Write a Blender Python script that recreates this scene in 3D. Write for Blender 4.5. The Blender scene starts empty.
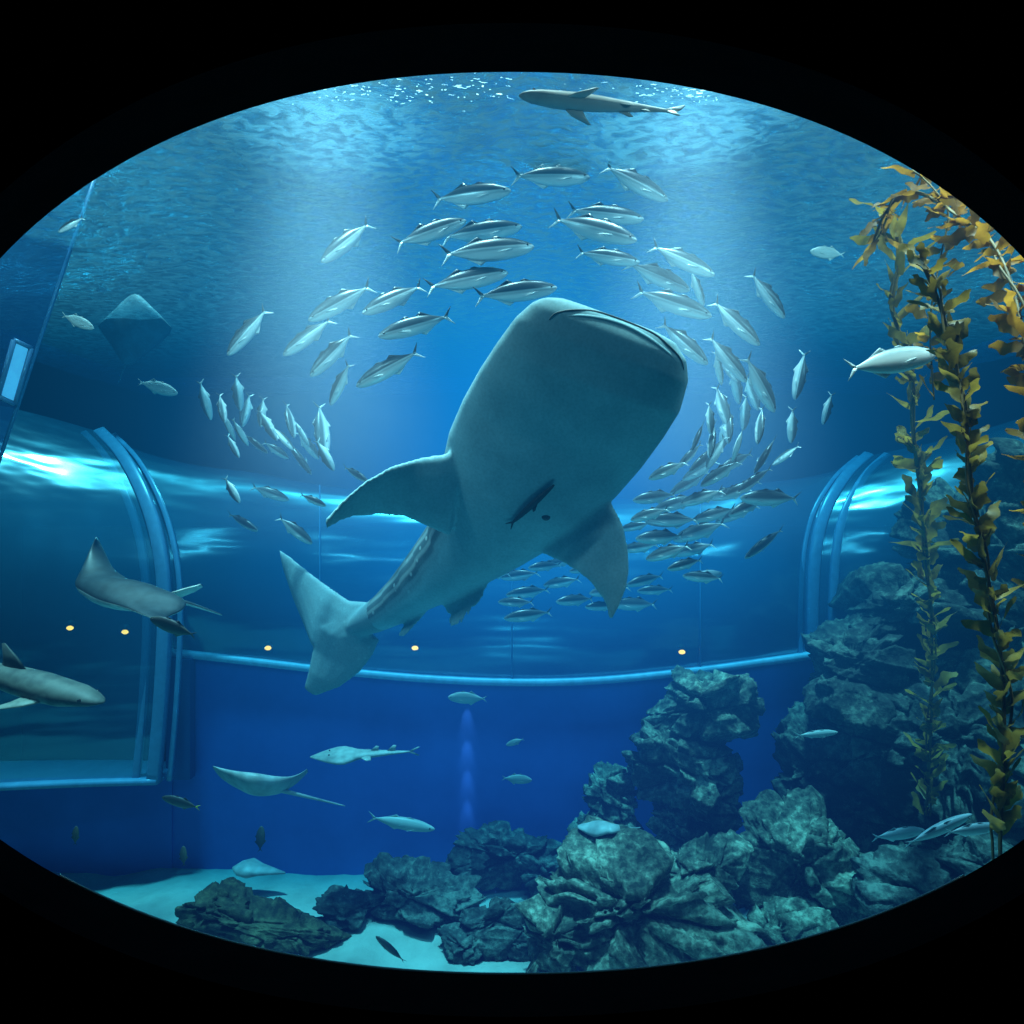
import bpy, bmesh, math, random
from mathutils import Vector, Matrix, noise
from mathutils.bvhtree import BVHTree
random.seed(7)
sc = bpy.context.scene
COL = sc.collection
try:
    sc.view_settings.view_transform = 'Standard'
except Exception:
    pass
F = 1024*24/36; CZ = 1.6
FL = -6.12; WY = 14.5; SURF = 6.0
def P(px, py, Y): return Vector(((px-512)/F*Y, Y, CZ+(512-py)/F*Y))

# ------------------------------------------------------------------ materials
def newmat(name):
    m = bpy.data.materials.new(name); m.use_nodes = True
    nt = m.node_tree; nt.nodes.clear()
    out = nt.nodes.new('ShaderNodeOutputMaterial')
    return m, nt, out
def nd(nt, typ, **kw):
    n = nt.nodes.new(typ)
    for k, v in kw.items():
        if k in n.inputs.keys(): n.inputs[k].default_value = v
        else: setattr(n, k, v)
    return n
def mth(nt, op, a, b=None, clamp=False):
    n = nt.nodes.new('ShaderNodeMath'); n.operation = op; n.use_clamp = clamp
    for i, v in enumerate((a, b)):
        if v is None: continue
        if isinstance(v, (int, float)): n.inputs[i].default_value = v
        else: nt.links.new(v, n.inputs[i])
    return n.outputs[0]
def ramp(nt, fac, stops):
    r = nt.nodes.new('ShaderNodeValToRGB'); e = r.color_ramp.elements
    while len(e) < len(stops): e.new(0.5)
    for i, (p, c) in enumerate(stops):
        e[i].position = p; e[i].color = (*c, 1)
    nt.links.new(fac, r.inputs['Fac'])
    return r.outputs['Color']
def maprange(nt, v, a, b, c, d, smooth=True):
    n = nt.nodes.new('ShaderNodeMapRange')
    if smooth: n.interpolation_type = 'SMOOTHSTEP'
    nt.links.new(v, n.inputs['Value'])
    for k, x in zip(('From Min', 'From Max', 'To Min', 'To Max'), (a, b, c, d)): n.inputs[k].default_value = x
    return n.outputs[0]
def simple(name, col, rough=.6, metal=0, var=.25, scale=6, bump=0, bscale=20, emit=None, estr=0, spec=.5):
    m, nt, out = newmat(name); L = nt.links
    b = nd(nt, 'ShaderNodeBsdfPrincipled', Roughness=rough, Metallic=metal)
    b.inputs['Specular IOR Level'].default_value = spec
    tc = nd(nt, 'ShaderNodeTexCoord')
    n = nd(nt, 'ShaderNodeTexNoise', Scale=scale, Detail=4.0)
    L.new(tc.outputs['Object'], n.inputs['Vector'])
    c = ramp(nt, n.outputs['Fac'], [(.3, tuple(x*(1-var) for x in col)), (.7, tuple(min(1, x*(1+var)) for x in col))])
    L.new(c, b.inputs['Base Color'])
    if bump:
        n2 = nd(nt, 'ShaderNodeTexNoise', Scale=bscale, Detail=6.0)
        L.new(tc.outputs['Object'], n2.inputs['Vector'])
        bp = nd(nt, 'ShaderNodeBump', Strength=bump, Distance=.05)
        L.new(n2.outputs['Fac'], bp.inputs['Height']); L.new(bp.outputs[0], b.inputs['Normal'])
    if emit:
        b.inputs['Emission Color'].default_value = (*emit, 1); b.inputs['Emission Strength'].default_value = estr
    L.new(b.outputs[0], out.inputs['Surface'])
    return m
def matte(name, col):
    m, nt, out = newmat(name); d = nd(nt, 'ShaderNodeBsdfDiffuse'); tc = nd(nt, 'ShaderNodeTexCoord')
    n = nd(nt, 'ShaderNodeTexNoise', Scale=5.0); nt.links.new(tc.outputs['Object'], n.inputs['Vector'])
    nt.links.new(ramp(nt, n.outputs['Fac'], [(.3, tuple(x*.8 for x in col)), (.7, col)]), d.inputs['Color'])
    nt.links.new(d.outputs[0], out.inputs['Surface']); return m
def zgrad(name, stops, rough=.35, metal=.0, z0=-.1, z1=.1, spot=None, mottle=0):
    m, nt, out = newmat(name); L = nt.links
    b = nd(nt, 'ShaderNodeBsdfPrincipled', Roughness=rough, Metallic=metal)
    b.inputs['Specular IOR Level'].default_value = .35
    tc = nd(nt, 'ShaderNodeTexCoord'); sx = nd(nt, 'ShaderNodeSeparateXYZ')
    L.new(tc.outputs['Object'], sx.inputs[0])
    f = maprange(nt, sx.outputs['Z'], z0, z1, 0, 1, False)
    if mottle:
        n = nd(nt, 'ShaderNodeTexNoise', Scale=14.0, Detail=3.0); L.new(tc.outputs['Object'], n.inputs['Vector'])
        f = mth(nt, 'ADD', f, mth(nt, 'MULTIPLY', mth(nt, 'SUBTRACT', n.outputs['Fac'], .5), mottle))
    c = ramp(nt, f, stops)
    L.new(c, b.inputs['Base Color']); L.new(b.outputs[0], out.inputs['Surface'])
    return m
M = {}
M['black'] = matte('black_paint', (.0006, .0006, .0008))
M['frame'] = matte('frame_dark', (.004, .004, .005))
M['rim'] = simple('glass_rim', (.10, .16, .18), .25)
M['eye'] = simple('eye_dark', (.01, .01, .012), .2)
M['silver'] = zgrad('silver_fish', [(0, (.72, .72, .69)), (.36, (.62, .64, .63)), (.46, (.33, .38, .39)), (.53, (.44, .49, .50)), (.60, (.045, .06, .07)), (1, (.012, .02, .027))], .32, .2, -.11, .11)
M['silverfar'] = zgrad('silver_far', [(0, (.76, .77, .74)), (.40, (.60, .63, .62)), (.50, (.34, .39, .40)), (.60, (.07, .095, .11)), (1, (.02, .03, .04))], .32, .2, -.13, .13)
M['trevally'] = zgrad('trevally', [(0, (.85, .85, .82)), (.55, (.65, .67, .65)), (.8, (.25, .3, .31)), (1, (.12, .16, .17))], .4, .1, -.16, .16)
M['darkfish'] = zgrad('dark_fish', [(0, (.10, .10, .07)), (1, (.02, .025, .03))], .5, 0, -.16, .16)
M['palefish'] = zgrad('pale_fish', [(0, (.55, .57, .53)), (.6, (.33, .38, .37)), (1, (.11, .16, .17))], .45, 0, -.16, .16)
M['greyfish'] = zgrad('grey_fish', [(0, (.50, .56, .58)), (.6, (.22, .28, .32)), (1, (.06, .10, .13))], .45, 0, -.16, .16)
M['yellow'] = simple('yellow_fin', (.75, .55, .03), .5)
M['shark'] = zgrad('shark_grey', [(0, (.40, .40, .37)), (.4, (.27, .28, .26)), (.6, (.10, .11, .11)), (1, (.05, .065, .07))], .5, 0, -.08, .08, mottle=.25)
M['tanshark'] = zgrad('shark_tan', [(0, (.28, .28, .25)), (.3, (.15, .16, .14)), (.5, (.05, .055, .05)), (.75, (.09, .095, .085)), (1, (.035, .04, .04))], .6, 0, -.08, .08, mottle=.9)
M['guitar'] = simple('guitarfish_skin', (.27, .30, .28), .5, var=.3, scale=14)
M['ray_dark'] = simple('ray_dark', (.018, .026, .03), .5, var=.4, scale=8)
M['ray_belly'] = simple('ray_belly', (.7, .71, .65), .5)
M['ray_pale'] = simple('ray_pale', (.28, .32, .32), .5, var=.3, scale=5)
M['ray_murky'] = simple('ray_murky', (.20, .26, .28), .6, var=.4, scale=3)
M['remora'] = simple('remora', (.006, .009, .012), .6, spec=.2)
M['sand'] = simple('sand', (.36, .38, .33), .9, var=.2, scale=1.5, bump=.5, bscale=9)
M['stem'] = simple('kelp_stem', (.14, .085, .02), .6)
M['ringm'] = simple('ring_plastic', (.18, .29, .44), .3, var=.1)
M['seam'] = simple('seam_glue', (.10, .25, .42), .3, var=.1)
M['ledge'] = simple('ledge_plastic', (.55, .66, .78), .4, var=.12)
M['lamp'] = simple('warm_lamp', (1, .5, .2), .5, emit=(1, .16, .02), estr=26)
M['lamph'] = simple('lamp_housing', (.05, .05, .06), .5)
M['cyan'] = simple('lit_window', (.1, .4, .6), .4, emit=(.2, .6, .9), estr=.85)
M['backroom'] = simple('tunnel_inside', (.008, .03, .08), .8, var=.6, scale=1.2)
M['glint'] = simple('glint_glow', (1, 1, 1), .5, emit=(.9, 1, 1), estr=4)  # glow for the added glints over the water

def wallmat(name, col, col2):
    m, nt, out = newmat(name); L = nt.links
    b = nd(nt, 'ShaderNodeBsdfPrincipled', Roughness=.7)
    tc = nd(nt, 'ShaderNodeTexCoord'); n = nd(nt, 'ShaderNodeTexNoise', Scale=.8, Detail=5.0)
    L.new(tc.outputs['Object'], n.inputs['Vector'])
    L.new(ramp(nt, n.outputs['Fac'], [(.3, col), (.7, col2)]), b.inputs['Base Color'])
    L.new(b.outputs[0], out.inputs['Surface']); return m
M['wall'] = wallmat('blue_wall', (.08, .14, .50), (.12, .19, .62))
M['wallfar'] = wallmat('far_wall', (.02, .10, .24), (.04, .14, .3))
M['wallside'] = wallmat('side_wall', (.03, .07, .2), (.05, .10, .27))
def sideglass():
    m, nt, out = newmat('side_glass'); L = nt.links
    d = nd(nt, 'ShaderNodeBsdfDiffuse'); tc = nd(nt, 'ShaderNodeTexCoord'); n = nd(nt, 'ShaderNodeTexNoise', Scale=.7, Detail=4.0)
    L.new(tc.outputs['Object'], n.inputs['Vector']); L.new(ramp(nt, n.outputs['Fac'], [(.3, (.02, .05, .12)), (.7, (.05, .11, .22))]), d.inputs['Color'])
    g = nd(nt, 'ShaderNodeBsdfGlossy', Roughness=.2); g.inputs['Color'].default_value = (.7, .85, 1, 1)
    t = nd(nt, 'ShaderNodeBsdfTransparent'); t.inputs['Color'].default_value = (.45, .6, .8, 1)
    m1 = nd(nt, 'ShaderNodeMixShader'); m1.inputs[0].default_value = .3; L.new(d.outputs[0], m1.inputs[1]); L.new(g.outputs[0], m1.inputs[2])
    m2 = nd(nt, 'ShaderNodeMixShader'); m2.inputs[0].default_value = .45; L.new(m1.outputs[0], m2.inputs[1]); L.new(t.outputs[0], m2.inputs[2])
    L.new(m2.outputs[0], out.inputs['Surface']); return m
M['sideglass'] = sideglass()

def rockmat(name, c0, c1, c2):
    m, nt, out = newmat(name); L = nt.links
    b = nd(nt, 'ShaderNodeBsdfPrincipled', Roughness=.85)
    tc = nd(nt, 'ShaderNodeTexCoord')
    n = nd(nt, 'ShaderNodeTexNoise', Scale=1.0, Detail=6.0, Roughness=.6); L.new(tc.outputs['Object'], n.inputs['Vector'])
    n2 = nd(nt, 'ShaderNodeTexNoise', Scale=7.0, Detail=5.0, Roughness=.65); L.new(tc.outputs['Object'], n2.inputs['Vector'])
    f = mth(nt, 'ADD', mth(nt, 'MULTIPLY', n.outputs['Fac'], .5), mth(nt, 'MULTIPLY', n2.outputs['Fac'], .5))
    c = ramp(nt, f, [(.40, c0), (.5, c1), (.61, c2)])
    L.new(c, b.inputs['Base Color'])
    bp = nd(nt, 'ShaderNodeBump', Strength=.7, Distance=.07)
    L.new(n2.outputs['Fac'], bp.inputs['Height']); L.new(bp.outputs[0], b.inputs['Normal'])
    L.new(b.outputs[0], out.inputs['Surface']); return m
M['rock'] = rockmat('rock_teal', (.010, .015, .010), (.10, .105, .074), (.38, .39, .28))
M['rockcliff'] = rockmat('rock_cliff', (.004, .006, .005), (.030, .035, .027), (.14, .155, .115))
M['rockbrown'] = rockmat('rock_brown', (.012, .010, .004), (.055, .045, .02), (.14, .115, .055))
M['rockdark'] = rockmat('rock_dark', (.006, .010, .009), (.042, .052, .045), (.16, .18, .145))

def kelpmat(name, a_, b_, c_, tr):
    m, nt, out = newmat(name); L = nt.links
    b = nd(nt, 'ShaderNodeBsdfPrincipled', Roughness=.5)
    t = nd(nt, 'ShaderNodeBsdfTranslucent')
    tc = nd(nt, 'ShaderNodeTexCoord'); n = nd(nt, 'ShaderNodeTexNoise', Scale=4.5, Detail=3.0)
    L.new(tc.outputs['Object'], n.inputs['Vector'])
    c = ramp(nt, n.outputs['Fac'], [(.3, a_), (.5, b_), (.72, c_)])
    L.new(c, b.inputs['Base Color']); L.new(c, t.inputs['Color'])
    mx = nd(nt, 'ShaderNodeMixShader'); mx.inputs[0].default_value = tr
    L.new(b.outputs[0], mx.inputs[1]); L.new(t.outputs[0], mx.inputs[2]); L.new(mx.outputs[0], out.inputs['Surface']); return m
M['kelp'] = kelpmat('kelp_blade', (.11, .072, .013), (.225, .138, .02), (.40, .235, .03), .5)
M['kelp_far'] = kelpmat('kelp_blade_bright', (.15, .09, .013), (.31, .175, .022), (.52, .29, .033), .45)  # brightened copy of the kelp colour, offsets dimming by the water
M['kelp_amber'] = kelpmat('kelp_amber', (.14, .058, .007), (.31, .13, .013), (.54, .24, .022), .68)

def acrylic():
    m, nt, out = newmat('acrylic_tunnel'); L = nt.links
    g = nd(nt, 'ShaderNodeBsdfGlossy', Roughness=.19); g.inputs['Color'].default_value = (.85, .97, 1, 1)
    d = nd(nt, 'ShaderNodeBsdfDiffuse'); d.inputs['Color'].default_value = (.045, .25, .41, 1)
    t = nd(nt, 'ShaderNodeBsdfTransparent'); t.inputs['Color'].default_value = (.75, .92, .97, 1)
    tc = nd(nt, 'ShaderNodeTexCoord'); mp = nd(nt, 'ShaderNodeMapping'); mp.inputs['Scale'].default_value = (.16, .95, .95)
    n = nd(nt, 'ShaderNodeTexNoise', Scale=1.4, Detail=1.7)
    L.new(tc.outputs['Object'], mp.inputs[0]); L.new(mp.outputs[0], n.inputs['Vector'])
    bp = nd(nt, 'ShaderNodeBump', Strength=.44, Distance=.25); L.new(n.outputs['Fac'], bp.inputs['Height'])
    L.new(bp.outputs[0], g.inputs['Normal'])
    lw = nd(nt, 'ShaderNodeLayerWeight', Blend=.5)
    fr = maprange(nt, lw.outputs['Facing'], .05, .55, .28, .76)       # glass mirrors more at a slant
    m1 = nd(nt, 'ShaderNodeMixShader'); L.new(fr, m1.inputs[0])
    L.new(d.outputs[0], m1.inputs[1]); L.new(g.outputs[0], m1.inputs[2])
    m2 = nd(nt, 'ShaderNodeMixShader'); m2.inputs[0].default_value = .54
    L.new(m1.outputs[0], m2.inputs[1]); L.new(t.outputs[0], m2.inputs[2]); L.new(m2.outputs[0], out.inputs['Surface']); return m
M['acrylic'] = acrylic()

def surfmat():
    m, nt, out = newmat('water_surface'); L = nt.links
    tc = nd(nt, 'ShaderNodeTexCoord'); mp = nd(nt, 'ShaderNodeMapping'); mp.inputs['Scale'].default_value = (.8, 1.3, 1)
    L.new(tc.outputs['Object'], mp.inputs[0])
    n = nd(nt, 'ShaderNodeTexNoise', Scale=6.0, Detail=4.0, Roughness=.55, Distortion=.6); L.new(mp.outputs[0], n.inputs['Vector'])
    bp = nd(nt, 'ShaderNodeBump', Strength=.55, Distance=.09); L.new(n.outputs['Fac'], bp.inputs['Height'])
    g = nd(nt, 'ShaderNodeBsdfGlossy', Roughness=.2); g.inputs['Color'].default_value = (.5, .85, 1, 1); L.new(bp.outputs[0], g.inputs['Normal'])
    tl = nd(nt, 'ShaderNodeBsdfTranslucent'); tl.inputs['Color'].default_value = (.009, .03, .042, 1); L.new(bp.outputs[0], tl.inputs['Normal'])
    tr = nd(nt, 'ShaderNodeBsdfTransparent'); tr.inputs['Color'].default_value = (.8, .96, 1, 1)
    crest = maprange(nt, n.outputs['Fac'], .36, .70, .9, .3)
    m1 = nd(nt, 'ShaderNodeMixShader'); L.new(crest, m1.inputs[0]); L.new(tl.outputs[0], m1.inputs[1]); L.new(g.outputs[0], m1.inputs[2])
    f = maprange(nt, n.outputs['Fac'], .56, .72, .30, .75)
    m2 = nd(nt, 'ShaderNodeMixShader'); L.new(f, m2.inputs[0]); L.new(m1.outputs[0], m2.inputs[1]); L.new(tr.outputs[0], m2.inputs[2])
    L.new(m2.outputs[0], out.inputs['Surface']); return m
M['surf'] = surfmat()

def watermat():
    m, nt, out = newmat('water_volume'); L = nt.links
    a = nd(nt, 'ShaderNodeVolumeAbsorption'); a.inputs['Color'].default_value = (.34, .74, .80, 1)
    e = nd(nt, 'ShaderNodeEmission', Strength=1.0)
    tc = nd(nt, 'ShaderNodeTexCoord'); s = nd(nt, 'ShaderNodeSeparateXYZ'); L.new(tc.outputs['Object'], s.inputs[0])
    X, Y, Z = s.outputs
    inside = mth(nt, 'MULTIPLY', mth(nt, 'GREATER_THAN', Y, 2.47), mth(nt, 'LESS_THAN', Z, SURF+.1))
    far_haze = maprange(nt, Y, 12.5, 18.0, 0, 1)            # thickens the distance into glowing haze that hides the far edges
    L.new(mth(nt, 'MULTIPLY', inside, mth(nt, 'ADD', .22, mth(nt, 'MULTIPLY', far_haze, 1.2))), a.inputs['Density'])
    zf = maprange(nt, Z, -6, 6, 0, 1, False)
    c = ramp(nt, zf, [(0, (.0003, .0008, .0048)), (.32, (.0005, .0020, .0092)), (.55, (.0006, .0086, .0228)), (.75, (.0008, .0132, .0310)), (1, (.0010, .0140, .0295))])  # emitted colour stands in for light scattered in the water, brighter upward
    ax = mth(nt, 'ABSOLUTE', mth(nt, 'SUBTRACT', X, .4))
    tot = mth(nt, 'MULTIPLY', maprange(nt, ax, .3, 8.4, 1.45, .09), maprange(nt, Y, 3.0, 14.0, .18, 1.65))  # this glow fades to the sides and swells with distance
    tot = mth(nt, 'MULTIPLY', tot, mth(nt, 'ADD', 1.0, mth(nt, 'MULTIPLY', far_haze, 1.2)))
    sh = None  # slanted glowing columns put into the water as light shafts
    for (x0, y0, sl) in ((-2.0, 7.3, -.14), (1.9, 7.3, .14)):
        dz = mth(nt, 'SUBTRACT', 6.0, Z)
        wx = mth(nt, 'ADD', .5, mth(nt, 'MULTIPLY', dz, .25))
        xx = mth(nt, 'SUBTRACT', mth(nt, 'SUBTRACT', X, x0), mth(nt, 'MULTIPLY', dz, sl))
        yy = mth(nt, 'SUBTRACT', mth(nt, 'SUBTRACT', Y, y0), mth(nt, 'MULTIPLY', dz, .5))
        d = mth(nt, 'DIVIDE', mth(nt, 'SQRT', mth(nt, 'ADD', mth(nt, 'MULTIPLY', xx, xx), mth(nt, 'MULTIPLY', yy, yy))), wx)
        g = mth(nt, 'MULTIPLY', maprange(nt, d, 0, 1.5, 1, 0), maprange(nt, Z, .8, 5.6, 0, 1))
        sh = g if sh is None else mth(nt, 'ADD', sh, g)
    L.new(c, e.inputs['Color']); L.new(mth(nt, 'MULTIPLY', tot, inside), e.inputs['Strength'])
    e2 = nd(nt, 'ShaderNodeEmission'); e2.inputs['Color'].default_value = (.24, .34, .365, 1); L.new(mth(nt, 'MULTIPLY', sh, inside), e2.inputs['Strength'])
    ad = nd(nt, 'ShaderNodeAddShader'); L.new(a.outputs[0], ad.inputs[0]); L.new(e.outputs[0], ad.inputs[1])
    ad2 = nd(nt, 'ShaderNodeAddShader'); L.new(ad.outputs[0], ad2.inputs[0]); L.new(e2.outputs[0], ad2.inputs[1])
    L.new(ad2.outputs[0], out.inputs['Volume'])
    try: m.cycles.volume_step_rate = 2.0
    except Exception: pass
    return m
M['water'] = watermat()

def whalemat():
    m, nt, out = newmat('whale_shark_skin'); L = nt.links
    b = nd(nt, 'ShaderNodeBsdfPrincipled', Roughness=.65)
    b.inputs['Specular IOR Level'].default_value = .15
    at = nd(nt, 'ShaderNodeAttribute', attribute_name='back'); tc = nd(nt, 'ShaderNodeTexCoord')
    n = nd(nt, 'ShaderNodeTexNoise', Scale=2.2, Detail=5.0, Roughness=.6); L.new(tc.outputs['Object'], n.inputs['Vector'])
    base = ramp(nt, n.outputs['Fac'], [(.32, (.20, .35, .39)), (.68, (.28, .46, .50))])
    nf = nd(nt, 'ShaderNodeTexNoise', Scale=38.0, Detail=2.0); L.new(tc.outputs['Object'], nf.inputs['Vector'])
    v = nd(nt, 'ShaderNodeTexVoronoi', Scale=7.0); L.new(tc.outputs['Object'], v.inputs['Vector'])
    sp_ = maprange(nt, v.outputs['Distance'], .10, .26, .6, 0)
    rid = maprange(nt, mth(nt, 'SINE', mth(nt, 'MULTIPLY', at.outputs['Fac'], 50.0)), -.4, 1.0, 0, .32)
    sp_ = mth(nt, 'MAXIMUM', sp_, rid)
    mixd = nd(nt, 'ShaderNodeMix', data_type='RGBA'); L.new(sp_, mixd.inputs[0])
    mixd.inputs[6].default_value = (.065, .10, .115, 1); mixd.inputs[7].default_value = (.40, .50, .51, 1)
    fb = maprange(nt, mth(nt, 'ADD', at.outputs['Fac'], mth(nt, 'MULTIPLY', mth(nt, 'SUBTRACT', n.outputs['Fac'], .5), .2)), .42, .66, 0, 1)
    mx = nd(nt, 'ShaderNodeMix', data_type='RGBA'); L.new(fb, mx.inputs[0]); L.new(base, mx.inputs[6]); L.new(mixd.outputs[2], mx.inputs[7])
    m2 = nd(nt, 'ShaderNodeMix', data_type='RGBA', blend_type='MULTIPLY'); m2.inputs[0].default_value = .24
    L.new(mx.outputs[2], m2.inputs[6]); L.new(ramp(nt, nf.outputs['Fac'], [(.35, (.45, .45, .45)), (.6, (1, 1, 1))]), m2.inputs[7])
    L.new(m2.outputs[2], b.inputs['Base Color'])
    L.new(b.outputs[0], out.inputs['Surface']); return m
M['whale'] = whalemat()
M['whale_mouth'] = simple('mouth_dark', (.035, .05, .055), .6)

# ------------------------------------------------------------------ mesh helpers
def sp(v, e): return math.copysign(abs(v)**e, v)
def loft(bm, st, n=16, mat=0, e=1.0):
    rings = []
    for s in st:
        C, W, H = s[0], s[1], s[2]; ee = s[3] if len(s) > 3 else e
        rings.append([bm.verts.new(C + W*sp(math.cos(2*math.pi*i/n), ee) + H*sp(math.sin(2*math.pi*i/n), ee)) for i in range(n)])
    fs = []
    for a, b in zip(rings, rings[1:]):
        for i in range(n):
            fs.append(bm.faces.new((a[i], a[(i+1) % n], b[(i+1) % n], b[i])))
    for r, C, rev in ((rings[0], st[0][0], True), (rings[-1], st[-1][0], False)):
        c = bm.verts.new(C)
        for i in range(n):
            t = (r[(i+1) % n], r[i], c) if rev else (r[i], r[(i+1) % n], c)
            fs.append(bm.faces.new(t))
    for f in fs: f.material_index = mat; f.smooth = True
def fin(bm, st, N, n=8, mat=0):          # st: (lead, trail, half thickness)
    loft(bm, [((Vector(l)+Vector(t))/2, (Vector(l)-Vector(t))/2, N*h) for l, t, h in st], n, mat)
def catmull(pts, k=6):
    pts = [Vector(p) for p in pts]; out = []
    for i in range(len(pts)-1):
        p0 = pts[max(i-1, 0)]; p1 = pts[i]; p2 = pts[i+1]; p3 = pts[min(i+2, len(pts)-1)]
        for j in range(k):
            t = j/k
            out.append(.5*((2*p1)+(p2-p0)*t+(2*p0-5*p1+4*p2-p3)*t*t+(3*p1-p0-3*p2+p3)*t**3))
    out.append(pts[-1]); return out
def tube(bm, pts, r, n=8, mat=0):
    st = []; N = None
    for i, p in enumerate(pts):
        T = (pts[min(i+1, len(pts)-1)]-pts[max(i-1, 0)]).normalized()
        if N is None:
            N = T.orthogonal().normalized()
        N = (N - T*N.dot(T)).normalized()
        rr = r(i/(len(pts)-1)) if callable(r) else r
        st.append((p, N*rr, T.cross(N)*rr))
    loft(bm, st, n, mat)
def box(bm, a, b, mat=0):
    a = Vector(a); b = Vector(b)
    r = bmesh.ops.create_cube(bm, size=1)
    for v in r['verts']:
        v.co = Vector(((a.x+b.x)/2+v.co.x*(b.x-a.x), (a.y+b.y)/2+v.co.y*(b.y-a.y), (a.z+b.z)/2+v.co.z*(b.z-a.z)))
        for f in v.link_faces: f.material_index = mat
def ball(bm, C, r, mat=0, seg=10, sc=(1, 1, 1)):
    g = bmesh.ops.create_uvsphere(bm, u_segments=seg, v_segments=max(5, seg-3), radius=1)
    for v in g['verts']:
        v.co = Vector(C) + Vector((v.co.x*r*sc[0], v.co.y*r*sc[1], v.co.z*r*sc[2]))
        for f in v.link_faces: f.material_index = mat; f.smooth = True
def mesh_of(bm, name, mats):
    bmesh.ops.recalc_face_normals(bm, faces=bm.faces)
    me = bpy.data.meshes.new(name); bm.to_mesh(me); bm.free()
    for m in mats: me.materials.append(m)
    return me
def link(name, me, parent=None):
    o = bpy.data.objects.new(name, me); COL.objects.link(o)
    if parent: o.parent = parent
    return o
def tag(o, label=None, cat=None, group=None, kind=None):
    if label: o['label'] = label
    if cat: o['category'] = cat
    if group: o['group'] = group
    if kind: o['kind'] = kind
    return o
def done(bm, name, mats, parent=None, origin=None, centre=True):
    if not isinstance(mats, (list, tuple)): mats = [mats]
    if parent is None and centre:
        if origin is None:
            lo = Vector((min(v.co[i] for v in bm.verts) for i in range(3))); hi = Vector((max(v.co[i] for v in bm.verts) for i in range(3)))
            origin = (lo+hi)/2
        for v in bm.verts: v.co -= origin
    elif parent is not None:
        for v in bm.verts: v.co -= parent.location
    o = link(name, mesh_of(bm, name, mats), parent)
    if parent is None and centre: o.location = origin
    return o
def empty(name, loc, label, cat, group=None):
    o = bpy.data.objects.new(name, None); COL.objects.link(o); o.location = loc; o.empty_display_size = .1
    return tag(o, label, cat, group)
def struct(bm, name, mats): return tag(done(bm, name, mats, centre=False), kind='structure')

# ------------------------------------------------------------------ viewing room and window
def outline(k=1.0, n=180):
    pts = []; ex = 2/2.15
    for i in range(n):
        a = 2*math.pi*i/n; s = math.sin(a); c = math.cos(a)
        cx = sp(c, ex); sy = sp(s, ex)
        if s >= 0: pts.append((512+(607+12*(1-s))*k*cx, 525-(453+(k-1)*700)*sy))
        else: pts.append((512+(619+64*min(1, abs(s)*2))*k*cx, 525-(450+(k-1)*600)*sy))
    return pts
def annulus(bm, la, lb):
    n = len(la); a = [bm.verts.new(p) for p in la]; b = [bm.verts.new(p) for p in lb]
    for i in range(n):
        f = bm.faces.new((a[i], a[(i+1) % n], b[(i+1) % n], b[i])); f.smooth = False
WIN = 2.45
ring_in = [P(x, y, WIN) for x, y in outline()]
ring_front = [P(x, y, 2.0) for x, y in outline(1.07)]
C0 = sum(ring_front, Vector())/len(ring_front)
def rect_pts(src, hw, zlo, zhi, Y):
    r = []
    for p in src:
        d = p-C0; k = 1e9
        if d.x: k = min(k, hw/abs(d.x))
        if d.z > 0: k = min(k, (zhi-C0.z)/d.z)
        if d.z < 0: k = min(k, (zlo-C0.z)/d.z)
        r.append(Vector((C0.x+d.x*k, Y, C0.z+d.z*k)))
    return r
bm = bmesh.new()
annulus(bm, ring_front, rect_pts(ring_front, 5.5, 0, 4.5, 2.0))
struct(bm, 'wall_front', M['black'])
bm = bmesh.new()
mid = [P(x, y, 2.2) for x, y in outline(1.04)]
annulus(bm, ring_front, mid); annulus(bm, mid, ring_in)
back = [P(x, y, 2.62) for x, y in outline(1.004)]
annulus(bm, ring_in, back)
annulus(bm, back, rect_pts(back, 14, FL-.3, 6.6, 2.62))
struct(bm, 'window_1', M['frame'])
bm = bmesh.new(); tube(bm, [P(x, y, 2.6) for x, y in outline(.999) if y > 870], .006, 6); struct(bm, 'trim_2', M['rim'])
bm = bmesh.new(); box(bm, (-5.6, -4, -.1), (5.6, 2.0, 0)); struct(bm, 'floor', M['black'])
bm = bmesh.new(); box(bm, (-14, -4, 4.5), (14, 2.58, 4.6)); struct(bm, 'ceiling', M['black'])
for nm, x in (('wall_room_left', -5.6), ('wall_room_right', 5.5)):
    bm = bmesh.new(); box(bm, (x, -4, 0), (x+.1, 2.0, 4.5)); struct(bm, nm, M['black'])
bm = bmesh.new(); box(bm, (-5.6, -4.1, 0), (5.6, -4, 4.5)); struct(bm, 'wall_rear', M['black'])

# ------------------------------------------------------------------ tank shell
bm = bmesh.new()
bmesh.ops.create_grid(bm, x_segments=140, y_segments=120, size=1)
for v in bm.verts:
    x = v.co.x*14; y = 14+v.co.y*11.5
    z = FL + .16*noise.fractal(Vector((x*.5, y*.5, 0)), 1, 2, 4)
    v.co = Vector((x, y, z))
for f in bm.faces: f.smooth = True
struct(bm, 'tank_floor', M['sand'])
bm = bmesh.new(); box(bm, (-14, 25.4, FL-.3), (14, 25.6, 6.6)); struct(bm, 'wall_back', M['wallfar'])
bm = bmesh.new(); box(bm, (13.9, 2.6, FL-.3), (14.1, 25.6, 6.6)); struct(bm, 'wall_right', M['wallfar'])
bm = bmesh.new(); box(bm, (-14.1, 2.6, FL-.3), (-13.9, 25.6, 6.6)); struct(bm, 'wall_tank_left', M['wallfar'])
bm = bmesh.new()
bmesh.ops.create_grid(bm, x_segments=220, y_segments=200, size=1)
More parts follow.
